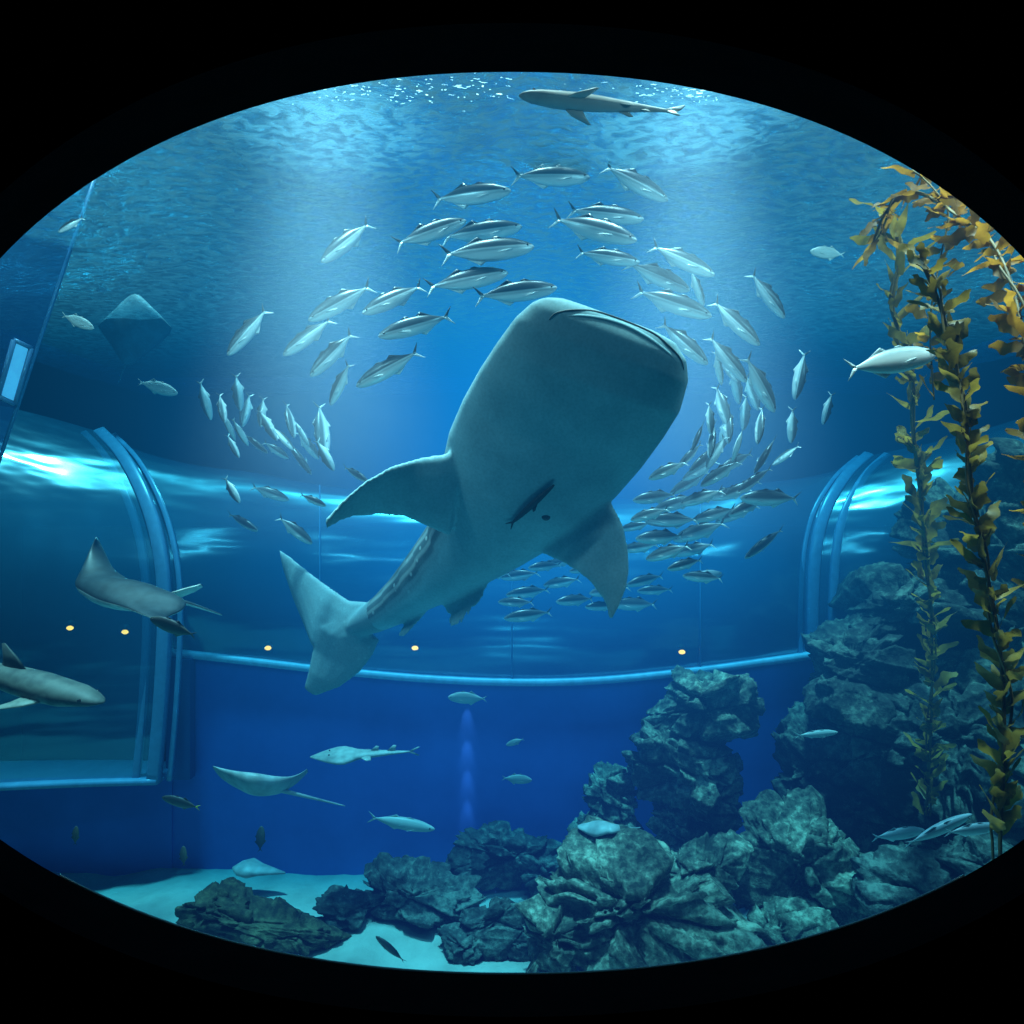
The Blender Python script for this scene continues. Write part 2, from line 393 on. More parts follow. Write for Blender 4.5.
for v in bm.verts:
    x = v.co.x*13.9; y = 14+v.co.y*11.4
    v.co = Vector((x, y, SURF+.08*noise.fractal(Vector((x*.8, y*.8, 3)), 1, 2, 3)+.04*math.sin(x*1.7+y)))
for f in bm.faces: f.smooth = True
struct(bm, 'water_surface', M['surf'])
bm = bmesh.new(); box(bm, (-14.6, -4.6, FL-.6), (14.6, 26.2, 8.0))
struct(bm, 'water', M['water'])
# small glowing flecks added above the water to show as surface glints
bm = bmesh.new(); rl = random.Random(5)
for (xa, xb, nn) in ((-3.0, .0, 110), (2.1, 3.5, 64), (-4.2, -3.0, 8), (.2, 1.8, 8)):
    for i in range(nn):
        x = rl.uniform(xa, xb); y = rl.gauss(11.5, .17); z = 8.6+rl.uniform(0, .2); w_ = rl.uniform(.008, .026)*rl.choice((1, 1, 2.6)); h_ = rl.uniform(.002, .005); sk = rl.uniform(-.25, .25)
        bm.faces.new([bm.verts.new((x+math.cos(a_)*w_, y+math.sin(a_)*h_*1.5, z-math.sin(a_)*h_+math.cos(a_)*w_*sk)) for a_ in [k_*math.pi/4 for k_ in range(8)]])
struct(bm, 'surface_glints', M['glint'])

led = [(168, 652), (240, 660), (320, 669), (420, 678), (512, 682), (600, 680), (700, 670), (760, 662), (812, 655), (900, 640), (1060, 620)]
def YL(px): return WY + .4*((px-500)/400.0)**2
ledc = catmull([P(x, y, YL(x)) for x, y in led], 5)
bm = bmesh.new()
top = [bm.verts.new(p+Vector((0, .06, 0))) for p in ledc]; bot = [bm.verts.new(Vector((p.x, p.y+.06, FL-.25))) for p in ledc]
for i in range(len(top)-1): bm.faces.new((top[i], top[i+1], bot[i+1], bot[i]))
struct(bm, 'wall_lower', M['wall'])
bm = bmesh.new()
loft(bm, [(p, Vector((0, .10, 0)), Vector((0, 0, .075)), .4) for p in ledc], 12)
tag(done(bm, 'window_ledge', M['ledge']), 'pale curved ledge running along the foot of the middle tunnel glass', 'ledge')
bm = bmesh.new()
a = P(-150, 786, 14.75); b = P(171, 776, 14.75)
box(bm, (a.x, 14.78, FL-.25), (b.x, 14.9, P(0, 770, 14.75).z))
struct(bm, 'wall_lower_left', M['wall'])
bm = bmesh.new()
a = P(166, 660, 14.5); b = P(190, 780, 14.5); box(bm, (a.x, 14.5, b.z), (b.x, 14.74, a.z)); struct(bm, 'wall_pillar', M['wallside'])

def panel(name, rows, label, seams=()):
    bm = bmesh.new(); rows = [catmull(r, 5) for r in rows]
    cols = [catmull([r[j] for r in rows], 8) for j in range(len(rows[0]))]
    n = len(cols[0]); vs = [[bm.verts.new(p) for p in c] for c in cols]
    for a, b in zip(vs, vs[1:]):
        for i in range(n-1):
            f = bm.faces.new((a[i], a[i+1], b[i+1], b[i])); f.smooth = True
    o = tag(done(bm, name, M['acrylic']), label, 'glass panel')
    for k in seams:
        b2 = bmesh.new(); tube(b2, [p+Vector((0, -.02, 0)) for p in rows[k]], .018, 6); done(b2, 'seam', M['seam'], o)
    return o
rows = [[P(168, 651, 14.65), P(167, 622, 14.3), P(165, 590, 14.2), P(162, 555, 14.25), P(150, 510, 14.55), P(136, 480, 14.95), P(124, 460, 15.25), P(111, 443, 15.7), P(100, 432, 16.1)]]
topy = {240: 472, 320: 486, 420: 496, 512: 500, 600: 500, 700: 494, 760: 484}
for x, y in led[1:8]:
    Y = YL(x); t = topy[x]
    b = P(x, y, Y); tp = P(x, t, Y+1.8); H = tp.z-b.z
    sx = b.x/Y; rw = []
    for k in range(9):
        a = math.radians(-30+k*20)           # round tube profile
        yy = Y+1.3-1.45*math.cos(a); zz = b.z+H*(.36+.64*math.sin(a)) if a > 0 else b.z+H*(.36+.72*math.sin(a))
        rw.append(Vector((sx*yy, yy, zz)))
    rows.append(rw)
rows.append([P(812, 654, 14.85), P(812, 625, 14.8), P(812, 595, 14.8), P(815, 558, 14.9), P(820, 528, 15.0), P(832, 498, 15.4), P(846, 476, 15.8), P(857, 465, 16.2), P(868, 456, 16.6)])
panel('tunnel_glass', rows, 'wide curved acrylic tunnel glass spanning the back of the tank behind the whale shark', (2, 4, 6))
lp = [P(154, 780, 14.02), P(161, 700, 14.02), P(165, 610, 14.05), P(160, 550, 14.15), P(146, 500, 14.5), P(124, 458, 15.2), P(100, 432, 16)]
mp_ = [P(60, 783, 13.8), P(60, 700, 13.7), P(60, 610, 13.6), P(58, 545, 13.7), P(52, 482, 14.2), P(45, 438, 15), P(36, 414, 15.8)]
fp = [P(-85, 790, 13.4), P(-85, 700, 13.2), P(-85, 600, 13.0), P(-85, 520, 13.1), P(-85, 440, 13.6), P(-85, 405, 14.3), P(-85, 385, 15.0)]
panel('tunnel_glass', [lp, mp_, fp], 'tall left tunnel glass panel behind the dark eagle ray')
ringL = catmull(lp[::-1], 7)
def shifted(pts, dx, dy=0, dY=0): return [p+Vector((dx, dY, dy)) for p in pts]
rp0 = [P(812, 655, 14.8), P(812, 600, 14.8), P(816, 545, 14.9), P(826, 508, 15.2), P(846, 476, 15.8), P(868, 456, 16.6)]
rp1 = [P(930, 650, 14.6), P(930, 590, 14.3), P(934, 530, 14.3), P(940, 485, 14.7), P(950, 450, 15.4), P(960, 436, 16.4)]
rp2 = [P(1080, 640, 14.4), P(1080, 570, 14.0), P(1080, 500, 14.0), P(1080, 450, 14.4), P(1080, 415, 15.2), P(1080, 400, 16.2)]
panel('tunnel_glass', [rp0, rp1, rp2], 'right end of the tunnel glass partly hidden by kelp and rocks')
def ringthing(paths, label):
    root = empty('tunnel_ring', paths[0][0][-1], label, 'ring frame')
    for pts, r in paths:
        bm = bmesh.new(); st = []
        for i, p in enumerate(pts):
            T = (pts[min(i+1, len(pts)-1)]-pts[max(i-1, 0)]).normalized(); X = Vector((1, 0, 0)); X = (X-T*X.dot(T)).normalized()
            st.append((p, X*r, T.cross(X)*r*.8, .35))
        loft(bm, st, 12); done(bm, 'rib', M['ringm'], root)
    return root
ringthing([(ringL, .13), (shifted(ringL, -.37, -.03, .0), .075), (shifted(ringL, .27, -.05, .1), .05)], 'pale blue curved double ring frame joining the left and middle tunnel glass')
ringR = catmull(rp0[::-1], 7)
ringthing([(ringR, .12), (shifted(ringR, .40, 0, -.1), .09), (shifted(ringR, -.25, -.02, .0), .045)], 'pale blue curved double ring frame at the right of the tunnel glass')
bm = bmesh.new(); bp_ = catmull([P(158, 781, 14.0), P(60, 784, 13.75), P(-85, 791, 13.35)], 6)
loft(bm, [(p+Vector((0, .42+.3*i/len(bp_), 0)), Vector((0, .52+.3*i/len(bp_), 0)), Vector((0, 0, .07)), .3) for i, p in enumerate(bp_)], 12)
tag(done(bm, 'window_sill', M['ringm']), 'straight blue sill under the tall left tunnel glass panel', 'sill')
bm = bmesh.new(); box(bm, (-13.5, 18.8, FL-.2), (12, 18.9, 1.2)); struct(bm, 'wall_tunnel', M['backroom'])
lamps = [(125, 632, 15.0, 'just left of the left ring frame'), (70, 628, 14.6, 'leftmost, below the eagle ray'), (268, 648, 15.2, 'left of the whale shark tail tip'), (415, 648, 15.0, 'right of the whale shark tail'), (682, 652, 15.0, 'above the tall rock pillar')]
for x, y, Y, w in lamps:
    c = P(x, y, Y); root = empty('tunnel_lamp', c, 'small warm orange lamp inside the tunnel, '+w, 'lamp')
    bm = bmesh.new(); ball(bm, c, .055, 0, 10, (1.4, .7, .9)); done(bm, 'bulb', M['lamp'], root)
    bm = bmesh.new(); loft(bm, [(c+Vector((0, .03, .09)), Vector((.1, 0, 0)), Vector((0, .1, 0))), (c+Vector((0, .03, .16)), Vector((.04, 0, 0)), Vector((0, .04, 0)))], 10); done(bm, 'shade', M['lamph'], root)
A = P(104, 150, 11.5); B = P(-4, 470, 11.5); Cc = P(-330, 150, 8); D = P(-380, 560, 8)
bm = bmesh.new(); vs = [bm.verts.new(p) for p in (A, B, D, Cc)]; bm.faces.new(vs)
bmesh.ops.subdivide_edges(bm, edges=bm.edges[:], cuts=6, use_grid_fill=True)
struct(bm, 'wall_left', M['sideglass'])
bm = bmesh.new(); tube(bm, [A, (A+B)/2, B], .03, 8); struct(bm, 'trim_1', M['seam'])
nrm = (B-A).cross(Cc-A).normalized()
def onwall(px, py, off=.04):
    d = P(px, py, 1)-Vector((0, 0, CZ)); o = Vector((0, 0, CZ))
    t = (A-o).dot(nrm)/d.dot(nrm); return o+d*(t*(1-off/10))
q = [onwall(*p) for p in ((14, 340), (31, 348), (15, 404), (-2, 396))]
root = empty('lit_window', sum(q, Vector())/4, 'small bright cyan window on the left side wall', 'window')
bm = bmesh.new(); bm.faces.new([bm.verts.new(p) for p in q]); done(bm, 'pane', M['cyan'], root)
bm = bmesh.new()
for i in range(4): tube(bm, [q[i], q[(i+1) % 4]], .04, 6)
done(bm, 'window_frame', M['ringm'], root)

# ------------------------------------------------------------------ rocks
def blob(bm, C, R, seed, sub=5, rz=0., tilt=0.):
    g = bmesh.ops.create_icosphere(bm, subdivisions=sub, radius=1)
    rnd = random.Random(seed*101+3)
    off = Vector((seed*13.7, seed*7.1, seed*3.3)); R = Vector(R)
    rm = Matrix.Rotation(tilt, 3, 'Y') @ Matrix.Rotation(rz, 3, 'Z'); m = min(R)
    planes = []
    for i in range(11):                       # random cutting planes give angular boulders
        z = rnd.uniform(-.9, .9); a = rnd.uniform(0, 6.283); s = math.sqrt(1-z*z)
        planes.append((Vector((s*math.cos(a), s*math.sin(a), z)), rnd.uniform(.66, .92)))
    planes += [(Vector((rnd.uniform(-.2, .2), -.3, 1)).normalized(), rnd.uniform(.68, .80)), (Vector((rnd.uniform(-.6, .6), -1, .25)).normalized(), rnd.uniform(.66, .82))]
    cuts = [(Vector((rnd.uniform(-1, 1), -.6, rnd.uniform(.2, 1))).normalized(), rnd.uniform(.1, .4)) for _ in range(3)]
    for v in g['verts']:
        d = v.co.normalized(); r = 1.2
        wob = .02*noise.noise(d*2.3+off)
        for n_, h in planes:
            k = d.dot(n_)
            if k > .05: r = min(r, (h+wob)/k)
        step = 0
        for i, (n_, h) in enumerate(cuts):      # stepped ledges
            t = Vector((-n_.z, n_.x*.3, n_.x)).normalized()
            if d.dot(t) > h + .03*noise.noise(d*3+off): step += .085
        r -= step
        w = Vector((d.x*r*R.x, d.y*r*R.y, d.z*r*R.z)); q = w/m+off
        wq = q + .18*noise.noise_vector(q*1.1)
        dist, pt = noise.voronoi(Vector((wq.x*.6, wq.y*.6, wq.z*1.25)))
        crack = min(dist[1]-dist[0], .065)/.065
        cell = noise.cell(pt[0]*7.3+pt[1]*3.1)
        fr = noise.fractal(q*3.0, 1.0, 2.1, 5)
        lay = q.z*3.2+q.x*.9+.35*noise.noise(q*.9); lay = lay-math.floor(lay)
        disp = m*(.035*fr + .19*(crack-1) + .20*(cell-.5) + .045*((lay**4)-.3))
        v.co = C + rm @ (w + d*disp)
        for f in v.link_faces: f.smooth = True
def rock(blobs, label, mat='rock', group=None, k=1.2):
    bm = bmesh.new()
    for t in blobs:    # pixel half sizes, depth half-size in metres
        x, y, Y, rx, ry, rz_, sub, sd = t[:8]
        C = P(x, y, Y); blob(bm, C, (rx/F*Y*k, ry*k, rz_/F*Y*k), sd, sub, random.uniform(-.25, .25), t[8] if len(t) > 8 else random.uniform(-.1, .1))
    return tag(done(bm, 'rock', M[mat]), label, 'rock', group)
big_rock = rock([(628, 916, 11.1, 112, 1.0, 74, 6, 1), (696, 878, 11.6, 46, .7, 42, 6, 2, .15), (556, 940, 10.9, 50, .6, 44, 6, 3)], 'largest craggy boulder at the bottom centre, in front of the other rocks')
rock([(805, 876, 12.0, 72, .7, 68, 6, 5, -.2), (775, 934, 11.5, 46, .5, 30, 6, 7)], 'wide craggy boulder right of the bottom centre boulder, under the kelp')
rock([(706, 704, 13.3, 64, .7, 38, 6, 9, -.3), (682, 768, 13.4, 50, .7, 46, 6, 10, .15), (716, 782, 13.5, 28, .5, 42, 6, 11), (688, 828, 13.5, 50, .5, 42, 6, 12)], 'tall stacked grey rock pillar in front of the blue wall')
rock([(608, 800, 13.8, 30, .4, 38, 6, 13, .3), (602, 842, 13.8, 34, .4, 32, 5, 14)], 'small rounded rock left of the tall rock pillar')
rock([(508, 856, 13.9, 54, .4, 28, 6, 15), (545, 870, 13.8, 30, .4, 22, 5, 16)], 'low dark rock left of centre on the sand by the blue wall', 'rockdark')
rock([(404, 898, 12.9, 72, .5, 29, 6, 17, .08), (345, 907, 12.7, 30, .4, 15, 5, 18)], 'long low dark rock on the sand left of centre', 'rockdark')
rock([(490, 924, 12.1, 36, .4, 27, 6, 19, -.3), (464, 944, 11.9, 28, .35, 16, 5, 20), (516, 938, 11.9, 20, .3, 18, 5, 37)], 'small low rock just left of the largest boulder', 'rockdark')
rock([(272, 926, 12.0, 74, .45, 21, 6, 21, .30), (216, 908, 12.0, 32, .45, 24, 5, 22, .3)], 'flat brown rock at the lower left edge of the window', 'rockbrown')
rock([(985, 555, 13.2, 78, 1.2, 88, 6, 23), (1010, 650, 12.8, 80, 1.2, 85, 6, 24), (905, 610, 13.4, 60, 1., 46, 6, 25, -.3), (852, 668, 13.2, 60, 1.0, 50, 6, 26), (812, 775, 13.4, 40, .6, 56, 6, 27, .2),
      (885, 745, 12.9, 76, .9, 58, 6, 28, -.15), (960, 740, 12.4, 90, 1.2, 85, 6, 29), (1020, 790, 12.2, 70, 1., 75, 6, 30), (930, 830, 12.5, 76, .8, 62, 6, 31), (856, 815, 13.1, 54, .5, 40, 5, 32), (1050, 505, 12.8, 60, 1, 66, 5, 33), (900, 690, 13.2, 60, .9, 60, 6, 36)], 'great dark reef cliff rising along the right side behind the kelp', 'rockcliff', None, 1.25)
rock([(920, 890, 10.9, 56, .6, 36, 5, 34), (985, 866, 10.6, 46, .6, 38, 5, 35)], 'dark boulder at the bottom right edge below the grey fish', 'rockdark')

# ------------------------------------------------------------------ fish meshes
def fish_mesh(name, mats, hk=1.0, wk=1.0, tail=1.0, yellow=False):
    bm = bmesh.new(); Y = Vector((0, 1, 0)); V = Vector
    prof = [(.5, .006), (.475, .026), (.44, .042), (.38, .060), (.30, .077), (.2, .089), (.08, .094), (-.05, .088), (-.17, .070), (-.27, .043), (-.34, .022), (-.39, .013), (-.405, .011)]
    loft(bm, [(V((x, 0, -.006*hk if x > .3 else 0)), Y*h*.62*wk*(1 if x > -.3 else .6), V((0, 0, 1))*h*hk) for x, h in prof], 14)
    for s in (1, -1):
        fin(bm, [(V((-.365, 0, 0)), V((-.425, 0, 0)), .008), (V((-.405, 0, .035*s*tail)), V((-.440, 0, .02*s*tail)), .006), (V((-.45, 0, .07*s*tail)), V((-.462, 0, .052*s*tail)), .004), (V((-.5, 0, .105*s*tail)), V((-.502, 0, .10*s*tail)), .002)], Y, 8, 2 if yellow else 0)
        fin(bm, [(V((.0, 0, .075*s*hk)), V((-.29, 0, .028*s*hk)), .006), (V((-.06, 0, .102*s*hk)), V((-.24, 0, .05*s*hk)), .004), (V((-.09, 0, .116*s*hk)), V((-.13, 0, .10*s*hk)), .002)], Y)
        fin(bm, [(V((.26, .045*s*wk, -.012)), V((.24, .045*s*wk, -.035)), .006), (V((.18, .066*s*wk, -.025)), V((.16, .064*s*wk, -.045)), .004), (V((.10, .08*s*wk, -.045)), V((.095, .08*s*wk, -.052)), .002)], V((.3, .9*s, .3)).normalized())
        ball(bm, (.425, .028*s*wk, .012*hk), .012, 1, 8)
    fin(bm, [(V((.2, 0, .082*hk)), V((.06, 0, .088*hk)), .006), (V((.12, 0, .108*hk)), V((.07, 0, .102*hk)), .003)], Y)
    return mesh_of(bm, name, mats)
FM = {
 'silver': fish_mesh('silver_fish', [M['silver'], M['eye']], 1.26, 1.2, 1.1),
 'silverfat': fish_mesh('silver_fish_deep', [M['silverfar'], M['eye']], 1.46, 1.25, 1.15),
 'trevally': fish_mesh('trevally', [M['trevally'], M['eye']], 1.5, 1.1, 1.2),
 'dark': fish_mesh('dark_fish', [M['darkfish'], M['eye']], 1.8, 1.1, .9),
 'yellow': fish_mesh('yellow_tail_fish', [M['darkfish'], M['eye'], M['yellow']], 1.7, 1.1, .9, True),
 'pale': fish_mesh('pale_fish', [M['palefish'], M['eye']], 1.8, 1.2, .9),
 'palelong': fish_mesh('pale_long_fish', [M['palefish'], M['eye']], 1.05, 1.2, .9),
 'grey': fish_mesh('grey_fish', [M['greyfish'], M['eye']], 1.5, 1.1)}
def orient(o, tail, head, up=Vector((0, 0, 1))):
    X = head-tail; L = X.length; X.normalize()
    Z = (up - X*up.dot(X)).normalized(); Y = Z.cross(X)
    m = Matrix((X, Y, Z)).transposed().to_4x4(); m = Matrix.Translation((head+tail)/2) @ m @ Matrix.Scale(L, 4)
    o.matrix_world = m
def put_fish(kind, tx, ty, hx, hy, Y, label, group=None, name='fish', dY=0., cat='fish', up=None):
    o = link(name, FM[kind])
    t = P(tx, ty, Y-dY); h = P(hx, hy, Y+dY)
    if up is None: up = Vector(((tx+hx-1120)*.0012, random.uniform(-.45, -.1), 1))
    orient(o, t, h, up); return tag(o, label, cat, group)
G = 'silver fish of the circling school'
big = [
 (432,200,511,190,8.6,'silver fish highest on the left side of the school, swimming level to the right'),
 (511,176,590,177,8.6,'silver fish at the very top centre of the school, swimming level'),
 (603,165,668,200,8.5,'silver fish at the top right of the school, diving steeply to the right'),
 (394,245,466,220,8.4,'silver fish rising to the right, leftmost of the three stacked above the head'),
 (440,238,522,226,8.9,'silver fish below the highest left one, uppermost of a stacked pair'),
 (440,255,534,246,8.2,'long silver fish, lower of the stacked pair left above the head'),
 (567,210,644,219,9.0,'pale silver fish just below the top centre fish, pointing right'),
 (551,218,637,240,8.3,'silver fish just above the head, tilted down to the right'),
 (425,288,508,272,8.2,'silver fish left of the broad snout, rising slightly to the right'),
 (474,297,557,287,8.0,'silver fish touching the top of the broad snout in view'),
 (576,252,640,262,8.8,'slim silver fish directly above the wide mouth'),
 (371,222,321,262,9.0,'silver fish alone at the upper left of the school, slanting down left'),
 (373,285,308,320,8.6,'silver fish on the left of the school, upper of a slanting left pair'),
 (424,285,362,313,8.5,'silver fish left of the head, between a level fish and a slanting pair'),
 (453,315,378,336,8.2,'large silver fish left of the head with tail up to the right'),
 (333,318,283,355,8.8,'silver fish slanting down left at the outer left of the school'),
 (354,332,310,376,8.7,'silver fish slanting steeply, just inside the outer left one'),
 (421,350,356,386,8.2,'silver fish nearest the left flank, slanting down to the left'),
 (350,362,330,405,8.9,'short silver fish nearly upright left of the nearest slanting fish'),
 (268,308,227,355,9.0,'silver fish alone at the far left of the school'),
 (650,245,715,275,8.6,'silver fish upper right of the mouth, tilted down to the right'),
 (625,262,690,290,8.9,'silver fish close above the right corner of the mouth'),
 (634,290,712,316,8.6,'silver fish just over the right corner of the mouth, pale belly showing'),
 (712,300,760,345,8.5,'silver fish right of the mouth, diving steeply'),
 (750,272,785,318,9.0,'silver fish alone at the outer right of the school, diving'),
 (660,322,708,364,8.6,'silver fish partly beside the right edge of the head'),
 (708,335,747,382,8.7,'silver fish second out from the right edge of the head'),
 (745,355,775,412,8.7,'large silver fish plunging on the right of the school'),
 (805,350,795,400,9.2,'slim upright silver fish at the far right of the school'),
 (832,392,823,425,9.4,'small upright silver fish below the big lone right-hand fish'),
 (690,268,704,306,9.2,'silver fish half hidden amid the upper right row'),
 (715,350,722,385,9.2,'small silver fish upright close to the right edge of the head'),
]
for tx, ty, hx, hy, Y, lab in big:
    put_fish('silver', tx, ty, hx, hy, Y+.2, lab, G, 'silver_fish', random.uniform(-.15, .15))
def cluster(lst, Ylo, Yhi, label, group, jit=6, sc_=1.06):
    for cx, cy, L, a in lst:
        L *= sc_
        a = math.radians(a+random.uniform(-jit, jit)); dx = math.cos(a)*L/2; dy = math.sin(a)*L/2
        Y = random.uniform(Ylo, Yhi)
        put_fish('silverfat', cx-dx, cy-dy, cx+dx, cy+dy, Y, label, group, 'silver_fish', random.uniform(-.14, .14))
cluster([(722,405,42,75),(760,425,38,105),(712,440,36,100),(728,424,38,95),(698,436,32,110),(738,444,36,110),(705,458,42,140),(720,473,46,150),(690,482,46,160),(668,470,42,155),(655,497,44,165),(677,503,48,170),(702,497,46,165),(730,493,46,160),(754,480,44,150),(765,455,42,130),(786,455,34,135),(770,498,58,172),(650,514,40,170),(672,520,54,172),(700,531,56,170),(660,537,48,172),(640,547,38,175),(737,513,46,160),(668,552,46,170),(694,549,42,172),(764,543,48,145),(703,577,40,175),(636,526,32,170),(685,564,36,170),(748,506,42,160),(792,425,36,95),(745,412,36,95),(710,418,32,85),(752,392,38,80),(690,455,34,130),(735,462,40,150),(716,452,38,125),(700,470,40,150),(742,488,40,155),(715,514,44,165),(736,385,38,75),(725,432,36,100),(728,366,36,65)],
        8.6, 10.6, 'small silver fish in the dense swirl right of the whale shark belly', 'silver fish in the right-hand swirl', 10, 1.02)
cluster([(205,400,44,95),(238,392,40,100),(246,410,36,85),(228,425,36,70),(233,446,28,80),(268,425,38,75),(290,420,38,75),(322,430,58,78),(298,456,48,40),(255,443,34,60),(308,445,38,55),(276,450,32,50),(232,490,32,80),(270,493,42,40),(243,522,36,50),(295,530,46,40),(313,500,30,35),(356,474,30,50),(325,455,38,70),(222,408,32,80),(283,438,34,60),(240,432,34,75),(262,412,32,80),(301,432,34,65)],
        9.4, 11.4, 'small silver fish in the loose left cluster above the left pectoral fin', 'silver fish in the left cluster', 24, .96)
cluster([(520,575,38,175),(545,566,32,175),(528,592,42,178),(562,582,36,175),(586,568,32,172),(610,590,40,175),(634,604,44,175),(575,600,36,178),(602,606,32,178),(645,580,36,172),(528,615,46,178),(495,574,30,178),(655,590,34,175),(516,602,34,175),(560,562,30,175)],
        11.0, 12.2, 'faint distant silver fish in the band below the whale shark belly', 'distant silver fish below the belly')
put_fish('trevally', 846, 370, 936, 353, 5.9, 'large pale silver fish alone beside the kelp at upper right', None, 'trevally', 0., 'fish', Vector((0, .05, 1)))
put_fish('pale', 845, 255, 810, 251, 9.0, 'small pale fish at the upper right, left of the kelp crown', None, 'pale_fish')
put_fish('pale', 62, 315, 94, 328, 9.0, 'round pale fish at the upper left near the side wall', None, 'pale_fish')
put_fish('pale', 138, 382, 178, 393, 10.5, 'faint round fish at left, below the upper left round fish', None, 'pale_fish')
put_fish('silver', 84, 217, 58, 232, 8.5, 'tiny silver fish at the far upper left near the window edge', None, 'silver_fish')
put_fish('pale', 487, 699, 448, 697, 12.5, 'pale fish hanging in front of the blue wall under the ledge', None, 'pale_fish')
put_fish('pale', 524, 739, 506, 745, 13.2, 'tiny faint fish in front of the blue wall, below the pale one', None, 'pale_fish')
put_fish('pale', 502, 778, 532, 780, 13.2, 'small pale fish low in front of the blue wall near the centre', None, 'pale_fish')
put_fish('palelong', 368, 817, 435, 829, 12.3, 'slender pale fish low over the long dark rock', None, 'pale_fish')
put_fish('yellow', 200, 808, 162, 797, 9.5, 'dark fish with yellow tail at the lower left', None, 'yellow_tailed_fish')
put_fish('dark', 75, 845, 76, 826, 9.5, 'tiny dark fish upright at the lower left, near the window edge', None, 'dark_fish')
put_fish('dark', 184, 866, 183, 846, 10.5, 'tiny dark fish upright above the flat brown rock', None, 'dark_fish')
put_fish('dark', 260, 852, 261, 826, 12.5, 'small dark fish upright against the blue wall, left of the long rock', None, 'dark_fish')
put_fish('dark', 405, 962, 376, 936, 10.8, 'dark fish over the pale sand at the bottom left of centre', None, 'dark_fish')
put_fish('grey', 905, 845, 972, 814, 8.4, 'blue grey fish at lower right, tilted up beside the kelp foot', None, 'grey_fish')
put_fish('grey', 945, 833, 1000, 826, 7.8, 'blue grey fish at the lower right, nearest the window edge', None, 'grey_fish')
put_fish('grey', 872, 838, 925, 830, 10.0, 'blue grey fish at lower right, farthest left of three', None, 'grey_fish')
put_fish('palelong', 795, 736, 838, 732, 11.2, 'small pale fish in front of the right reef cliff', None, 'pale_fish')
put_fish('grey', 686, 578, 722, 573, 10.4, 'dark grey fish low on the right, under the swirl', None, 'grey_fish')

# ------------------------------------------------------------------ sharks
def shark_mesh(name, mats, wk=1.0, pec=1.0, dk=1.0, hk=1.0):
    bm = bmesh.new(); V = Vector; Y = V((0, 1, 0)); Zz = V((0, 0, 1))
    prof = [(.5, .006, .004), (.48, .028, .014), (.44, .046, .03), (.38, .058, .045), (.3, .066, .058), (.18, .068, .066), (.05, .06, .062), (-.08, .045, .05), (-.2, .03, .034), (-.3, .018, .022), (-.38, .01, .015), (-.42, .006, .01)]
    loft(bm, [(V((x, 0, .008*(x > .3))), Y*w*wk, Zz*h*hk) for x, w, h in prof], 16)
    fin(bm, [(V((-.33, 0, .0)), V((-.42, 0, -.005)), .012), (V((-.41, 0, .05)), V((-.46, 0, .035)), .008), (V((-.5, 0, .105)), V((-.505, 0, .095)), .002)], Y)
    fin(bm, [(V((-.34, 0, .0)), V((-.41, 0, .0)), .01), (V((-.40, 0, -.05)), V((-.425, 0, -.05)), .003)], Y)
    fin(bm, [(V((.11, 0, .05*hk)), V((-.03, 0, .05*hk)), .012), (V((.05, 0, .05+.045*dk)), V((-.03, 0, .05+.035*dk)), .008), (V((-.02, 0, .05+.085*dk)), V((-.04, 0, .05+.08*dk)), .002)], Y)
    fin(bm, [(V((-.17, 0, .03*hk)), V((-.24, 0, .025*hk)), .008), (V((-.225, 0, .03+.04*dk)), V((-.245, 0, .03+.035*dk)), .002)], Y)
    fin(bm, [(V((-.18, 0, -.03*hk)), V((-.24, 0, -.022*hk)), .008), (V((-.235, 0, -.03-.03*dk)), V((-.25, 0, -.03-.025*dk)), .002)], Y)
    for s in (1, -1):
        fin(bm, [(V((.25, .045*s*wk, -.03*hk)), V((.14, .045*s*wk, -.035*hk)), .014), (V((.2, .045*wk*s+.075*s*pec, -.035-.01*pec)), V((.12, .045*wk*s+.065*s*pec, -.035-.015*pec)), .009), (V((.1, .045*wk*s+.155*s*pec, -.03-.035*pec)), V((.08, .045*wk*s+.15*s*pec, -.03-.036*pec)), .002)], Zz)
        fin(bm, [(V((-.06, .03*s*wk, -.035*hk)), V((-.13, .025*s*wk, -.03*hk)), .009), (V((-.12, .075*s*pec, -.05)), V((-.15, .07*s*pec, -.05)), .002)], Zz)
        ball(bm, (.42, .048*s*wk, .018), .008, 1, 8)
    return mesh_of(bm, name, mats)
def guitarfish_mesh():
    bm = bmesh.new(); V = Vector; Y = V((0, 1, 0)); Zz = V((0, 0, 1))
    prof = [(.5, .008, .004), (.46, .04, .012), (.40, .085, .022), (.33, .13, .03), (.26, .165, .036), (.19, .17, .04), (.13, .13, .04), (.08, .085, .038), (.0, .062, .034), (-.12, .045, .027), (-.24, .028, .018), (-.36, .014, .01), (-.42, .008, .007)]
    loft(bm, [(V((x, 0, 0)), Y*w, Zz*h) for x, w, h in prof], 18)
    for x in (-.08, -.24):
        fin(bm, [(V((x+.05, 0, .02)), V((x-.03, 0, .02)), .008), (V((x-.01, 0, .075)), V((x-.04, 0, .07)), .002)], Y)
    for s in (1, -1):
        fin(bm, [(V((.06, .06*s, 0)), V((-.05, .05*s, 0)), .01), (V((-.0, .12*s, -.01)), V((-.05, .11*s, -.01)), .002)], Zz)
        fin(bm, [(V((-.38, 0, 0)), V((-.43, 0, 0)), .008), (V((-.48, 0, .045*s)), V((-.5, 0, .04*s)), .002)], Y)
        ball(bm, (.33, .045*s, .03), .008, 1, 8)
    return mesh_of(bm, 'guitarfish', [M['guitar'], M['eye']])
SH = shark_mesh('grey_shark', [M['shark'], M['eye']], .68, .42, .25, .66); TS = shark_mesh('tan_shark', [M['tanshark'], M['eye']], 1.1, .8, 1.3)
